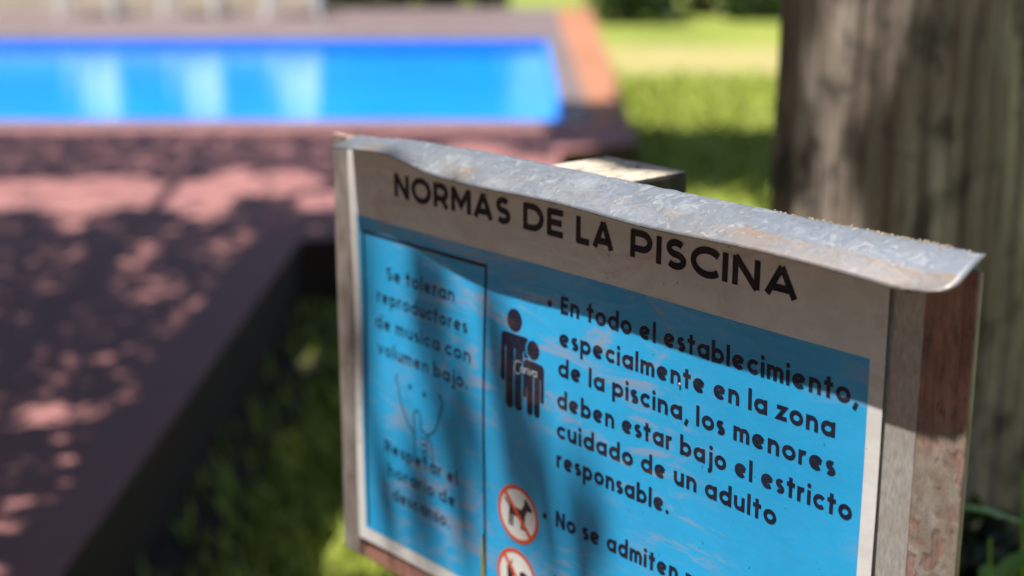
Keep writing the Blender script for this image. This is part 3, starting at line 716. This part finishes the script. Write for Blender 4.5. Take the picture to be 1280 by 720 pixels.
# ---------------------------------------------------------------- lawn blades
rng = random.Random(5); gg = Geo()
def blade(x, y, h):
    a = rng.uniform(0, 6.283); l = rng.uniform(.2, .9)*h; w_ = rng.uniform(.003, .006)*(1+y*.12); c, s = math.cos(a), math.sin(a)
    b = (x+c*l*.35, y+s*l*.35, h*.6); t_ = (x+c*l, y+s*l, h)
    gg.add([(x-s*w_, y+c*w_, 0), (x+s*w_, y-c*w_, 0), (b[0]+s*w_*.8, b[1]-c*w_*.8, b[2]), (b[0]-s*w_*.8, b[1]+c*w_*.8, b[2]), t_], [(0, 1, 2, 3), (3, 2, 4)])
for i in range(34000):
    if i % 2: x, y = rng.uniform(-.93, .5), rng.uniform(1.6, 6.0)
    elif i % 4: x, y = rng.uniform(.3, 2.6), rng.uniform(3.5, 12.5)
    else: x, y = rng.uniform(-.2, 6.0), rng.uniform(1.5, 13.0)
    if on_deck(x, y) or (x-TX)**2+(y-TY)**2 < .12 or (x-1)**2+(y-1.2)**2 < .1: continue
    if y < 5.9 and x < -.97+.03*y+.22+rng.gauss(0, .06) and rng.random() < .82: continue
    blade(x, y, rng.uniform(.03, .09))
tag(gg.obj("grass", M['grass']), "green lawn grass beside the deck and under the tree", "grass", kind="stuff")

# ---------------------------------------------------------------- plants near the sign
def broad_leaf(g, p, d, L, W, curl=.35):
    d = Vector(d).normalized(); side = d.cross(Vector((0, 0, 1))); side = side.normalized() if side.length > .05 else Vector((1, 0, 0)); nn = side.cross(d)
    V = []; Fc = []; n_ = 6
    for i in range(n_+1):
        t = i/n_; c = Vector(p)+d*L*t-Vector((0, 0, 1))*curl*L*t*t; wv = W*.5*math.sin(math.pi*min(1, .08+t*.92))**.8*(1-.25*t)
        V += [c-side*wv+nn*wv*.25, c, c+side*wv+nn*wv*.25]
    for i in range(n_):
        a = i*3; Fc += [(a, a+1, a+4, a+3), (a+1, a+2, a+5, a+4)]
    g.add(V, Fc)
def shoot_plant(loc, stems, label, group, seed):
    rng = random.Random(seed); root = thing("leafy_shoot", label, "plant", loc, 0, group)
    gs = Geo(); gl = Geo()
    for (dx, dy, h) in stems:
        pts = [Vector((dx*t*t, dy*t*t, h*t)) for t in (0, .3, .6, .85, 1)]; gs.tube(pts, [.006, .005, .004, .003, .0015], 6)
        for i in range(int(h*16)):
            t = rng.uniform(.35, 1); p = Vector((dx*t*t, dy*t*t, h*t)); d = rdir(rng, .1, .8); broad_leaf(gl, p, d, rng.uniform(.07, .13), rng.uniform(.018, .032), rng.uniform(.1, .6))
    gs.obj("stem", M['shoot'], root); gl.obj("leaves", M['shoot'], root)
shoot_plant((.555, 1.52, 0), [(.02, -.03, .99), (.08, -.05, .90), (-.03, .02, .92)], "tall green leafy shoot at the right end of the sign", "green shoots in front of the trunk", 4)
shoot_plant((.64, 1.66, 0), [(.03, -.03, .93), (.10, .02, .84), (-.06, -.05, .97)], "green leafy shoot growing closest to the tree trunk", "green shoots in front of the trunk", 9)
bush = thing("bush", "low dark bush at the foot of the tree trunk", "bush", (.66, 1.93, 0)); rng = random.Random(21); g2 = Geo(); g3 = Geo()
for i in range(1500):
    a = rng.uniform(0, 6.28); r = math.sqrt(rng.random())*.30; z = rng.uniform(.05, .80)*(1-.25*(r/.3)**2); g2.leaf((r*math.cos(a), r*math.sin(a)*.45-.03, z), rdir(rng), rdir(rng), rng.uniform(.06, .10), rng.uniform(.03, .05))
for i in range(9):
    a = i*.7; g3.tube([(0, 0, 0), (.08*math.cos(a), .04*math.sin(a), .35), (.2*math.cos(a), .10*math.sin(a), .72)], [.012, .009, .004], 6)
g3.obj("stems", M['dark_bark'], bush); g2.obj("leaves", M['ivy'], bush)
# grass blade standing in front of the sign
gb_ = thing("grass_blade", "single tall olive grass blade standing in front of the sign", "grass blade")
pb0 = P0+UU*(-.2098)+NN*.045; g2 = Geo(); V = []; Fc = []
for i in range(13):
    t = i/12; c = Vector((pb0.x, pb0.y, 0))+Vector((.010*(1-t)*6*(1-t), -.03*(1-t), (Z0-.192)*t)); wv = .0085*(1-t**14)+.0003
    if t > .92: wv = .0085*(1-t)/.08*.72+.0003
    V += [c-UU*wv+NN*.002, c, c+UU*wv+NN*.002]
for i in range(12):
    a = i*3; Fc += [(a, a+1, a+4, a+3), (a+1, a+2, a+5, a+4)]
gb_.location = (pb0.x, pb0.y, 0); o = mesh_obj("blade", [Vector(v)-Vector((pb0.x, pb0.y, 0)) for v in V], Fc, M['blade'], gb_, True)

# ---------------------------------------------------------------- far side of the pool
def chair(x, y, rz, label):
    t = thing("plastic_chair", label, "chair", (x, y, DK), rz, "white plastic chairs beyond the pool")
    bm = bmesh.new(); box(bm, -.24, .24, -.24, .22, .40, .44, .012); bm_obj("seat", bm, M['white_plastic'], t)
    g = Geo(); n_ = 8                                           # curved back shell with rounded top
    V = []; Fc = []
    for j in range(n_+1):
        z = .42+.60*j/n_; hw = .20*(1 if j < n_-1 else (.92 if j == n_-1 else .72))
        for i in range(n_+1):
            q = -1+2*i/n_; V.append((hw*q, .21+.10*(j/n_)-.06*q*q, z)); 
    m0 = len(V); V += [(a, b+.014, c) for a, b, c in V]; r_ = n_+1
    for j in range(n_):
        for i in range(n_):
            a = j*r_+i
            if j in (2, 3, 4, 5) and i in (1, 4, 6): pass
            Fc.append((a, a+1, a+r_+1, a+r_)); Fc.append((m0+a, m0+a+r_, m0+a+r_+1, m0+a+1))
    for j in range(n_):
        a = j*r_; Fc.append((a, a+r_, m0+a+r_, m0+a)); a = j*r_+n_; Fc.append((a, m0+a, m0+a+r_, a+r_))
    a = n_*r_
    for i in range(n_): Fc.append((a+i, a+i+1, m0+a+i+1, m0+a+i))
    mesh_obj("backrest", V, Fc, M['white_plastic'], t, True)
    for s in (-1, 1):
        g = Geo(); g.tube([(s*.25, .22, .66), (s*.27, 0, .67), (s*.26, -.20, .65), (s*.25, -.22, .42)], [.022]*4, 8); g.obj("armrest", M['white_plastic'], t)
        for yy in (-.21, .20):
            g = Geo(); g.tube([(s*.21, yy, .41), (s*.26, yy*1.25, 0)], [.035, .024], 8); g.obj("leg", M['white_plastic'], t)
chair(-4.22, 15.45, .06, "white plastic chair beyond the pool, farthest left of three")
chair(-3.19, 15.5, -.05, "white plastic chair beyond the pool, between the two others")
chair(-2.18, 15.45, .04, "white plastic chair beyond the pool, nearest the dark hedge")
bm = bmesh.new(); box(bm, -5.6, -2.1, 16.15, 16.38, DK, DK+.42, .01); tag(bm_obj("low_wall", bm, M['cream']), "low cream rendered wall behind the white chairs", "wall")
def hedge(name, label, cat, x0, x1, y0, y1, h, m, nleaf, seed, L=.16):
    rng = random.Random(seed); root = thing(name, label, cat, ((x0+x1)/2, (y0+y1)/2, 0)); g = Geo(); cx, cy = (x0+x1)/2, (y0+y1)/2
    for i in range(nleaf):
        x = rng.uniform(x0, x1)-cx; y = rng.uniform(y0, y1)-cy; z = rng.random()**.8*h*(1+.08*math.sin(x*2.3)+.05*math.sin(x*6+1))
        g.leaf((x, y, z), rdir(rng), rdir(rng), L*rng.uniform(.7, 1.3), L*.6)
    g.obj("foliage", m, root); gs = Geo()
    for i in range(int((x1-x0)/.7)+1):
        x = x0-cx+.3+i*.7
        if x < x1-cx: gs.tube([(x, 0, 0), (x+.05, .03, h*.45), (x, 0, h*.85)], [.05, .035, .01], 6)
    gs.obj("stems", M['dark_bark'], root)
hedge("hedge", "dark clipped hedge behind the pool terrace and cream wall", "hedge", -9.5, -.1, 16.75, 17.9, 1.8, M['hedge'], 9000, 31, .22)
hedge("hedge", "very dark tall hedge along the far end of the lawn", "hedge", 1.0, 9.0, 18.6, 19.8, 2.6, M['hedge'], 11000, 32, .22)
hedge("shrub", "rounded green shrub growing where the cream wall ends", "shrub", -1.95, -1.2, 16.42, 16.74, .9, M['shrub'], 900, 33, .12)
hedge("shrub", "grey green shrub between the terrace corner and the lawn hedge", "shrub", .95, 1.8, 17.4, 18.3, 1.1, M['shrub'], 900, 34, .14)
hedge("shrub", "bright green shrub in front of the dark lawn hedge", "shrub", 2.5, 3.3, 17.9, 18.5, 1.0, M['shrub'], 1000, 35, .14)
hedge("hedge", "unseen dark hedge added left of the pool deck to block low skylight", "hedge", -11.2, -10.0, -6, 16.5, 4.2, M['hedge'], 9000, 36, .34)  # added out of view, darkens the shaded part of the sign
hedge("hedge", "unseen dark hedge added behind the viewer to block skylight", "hedge", -9.5, 5, -10.6, -9.4, 3.6, M['hedge'], 6500, 37, .34)  # another unseen sky blocker, added for the sign's shade
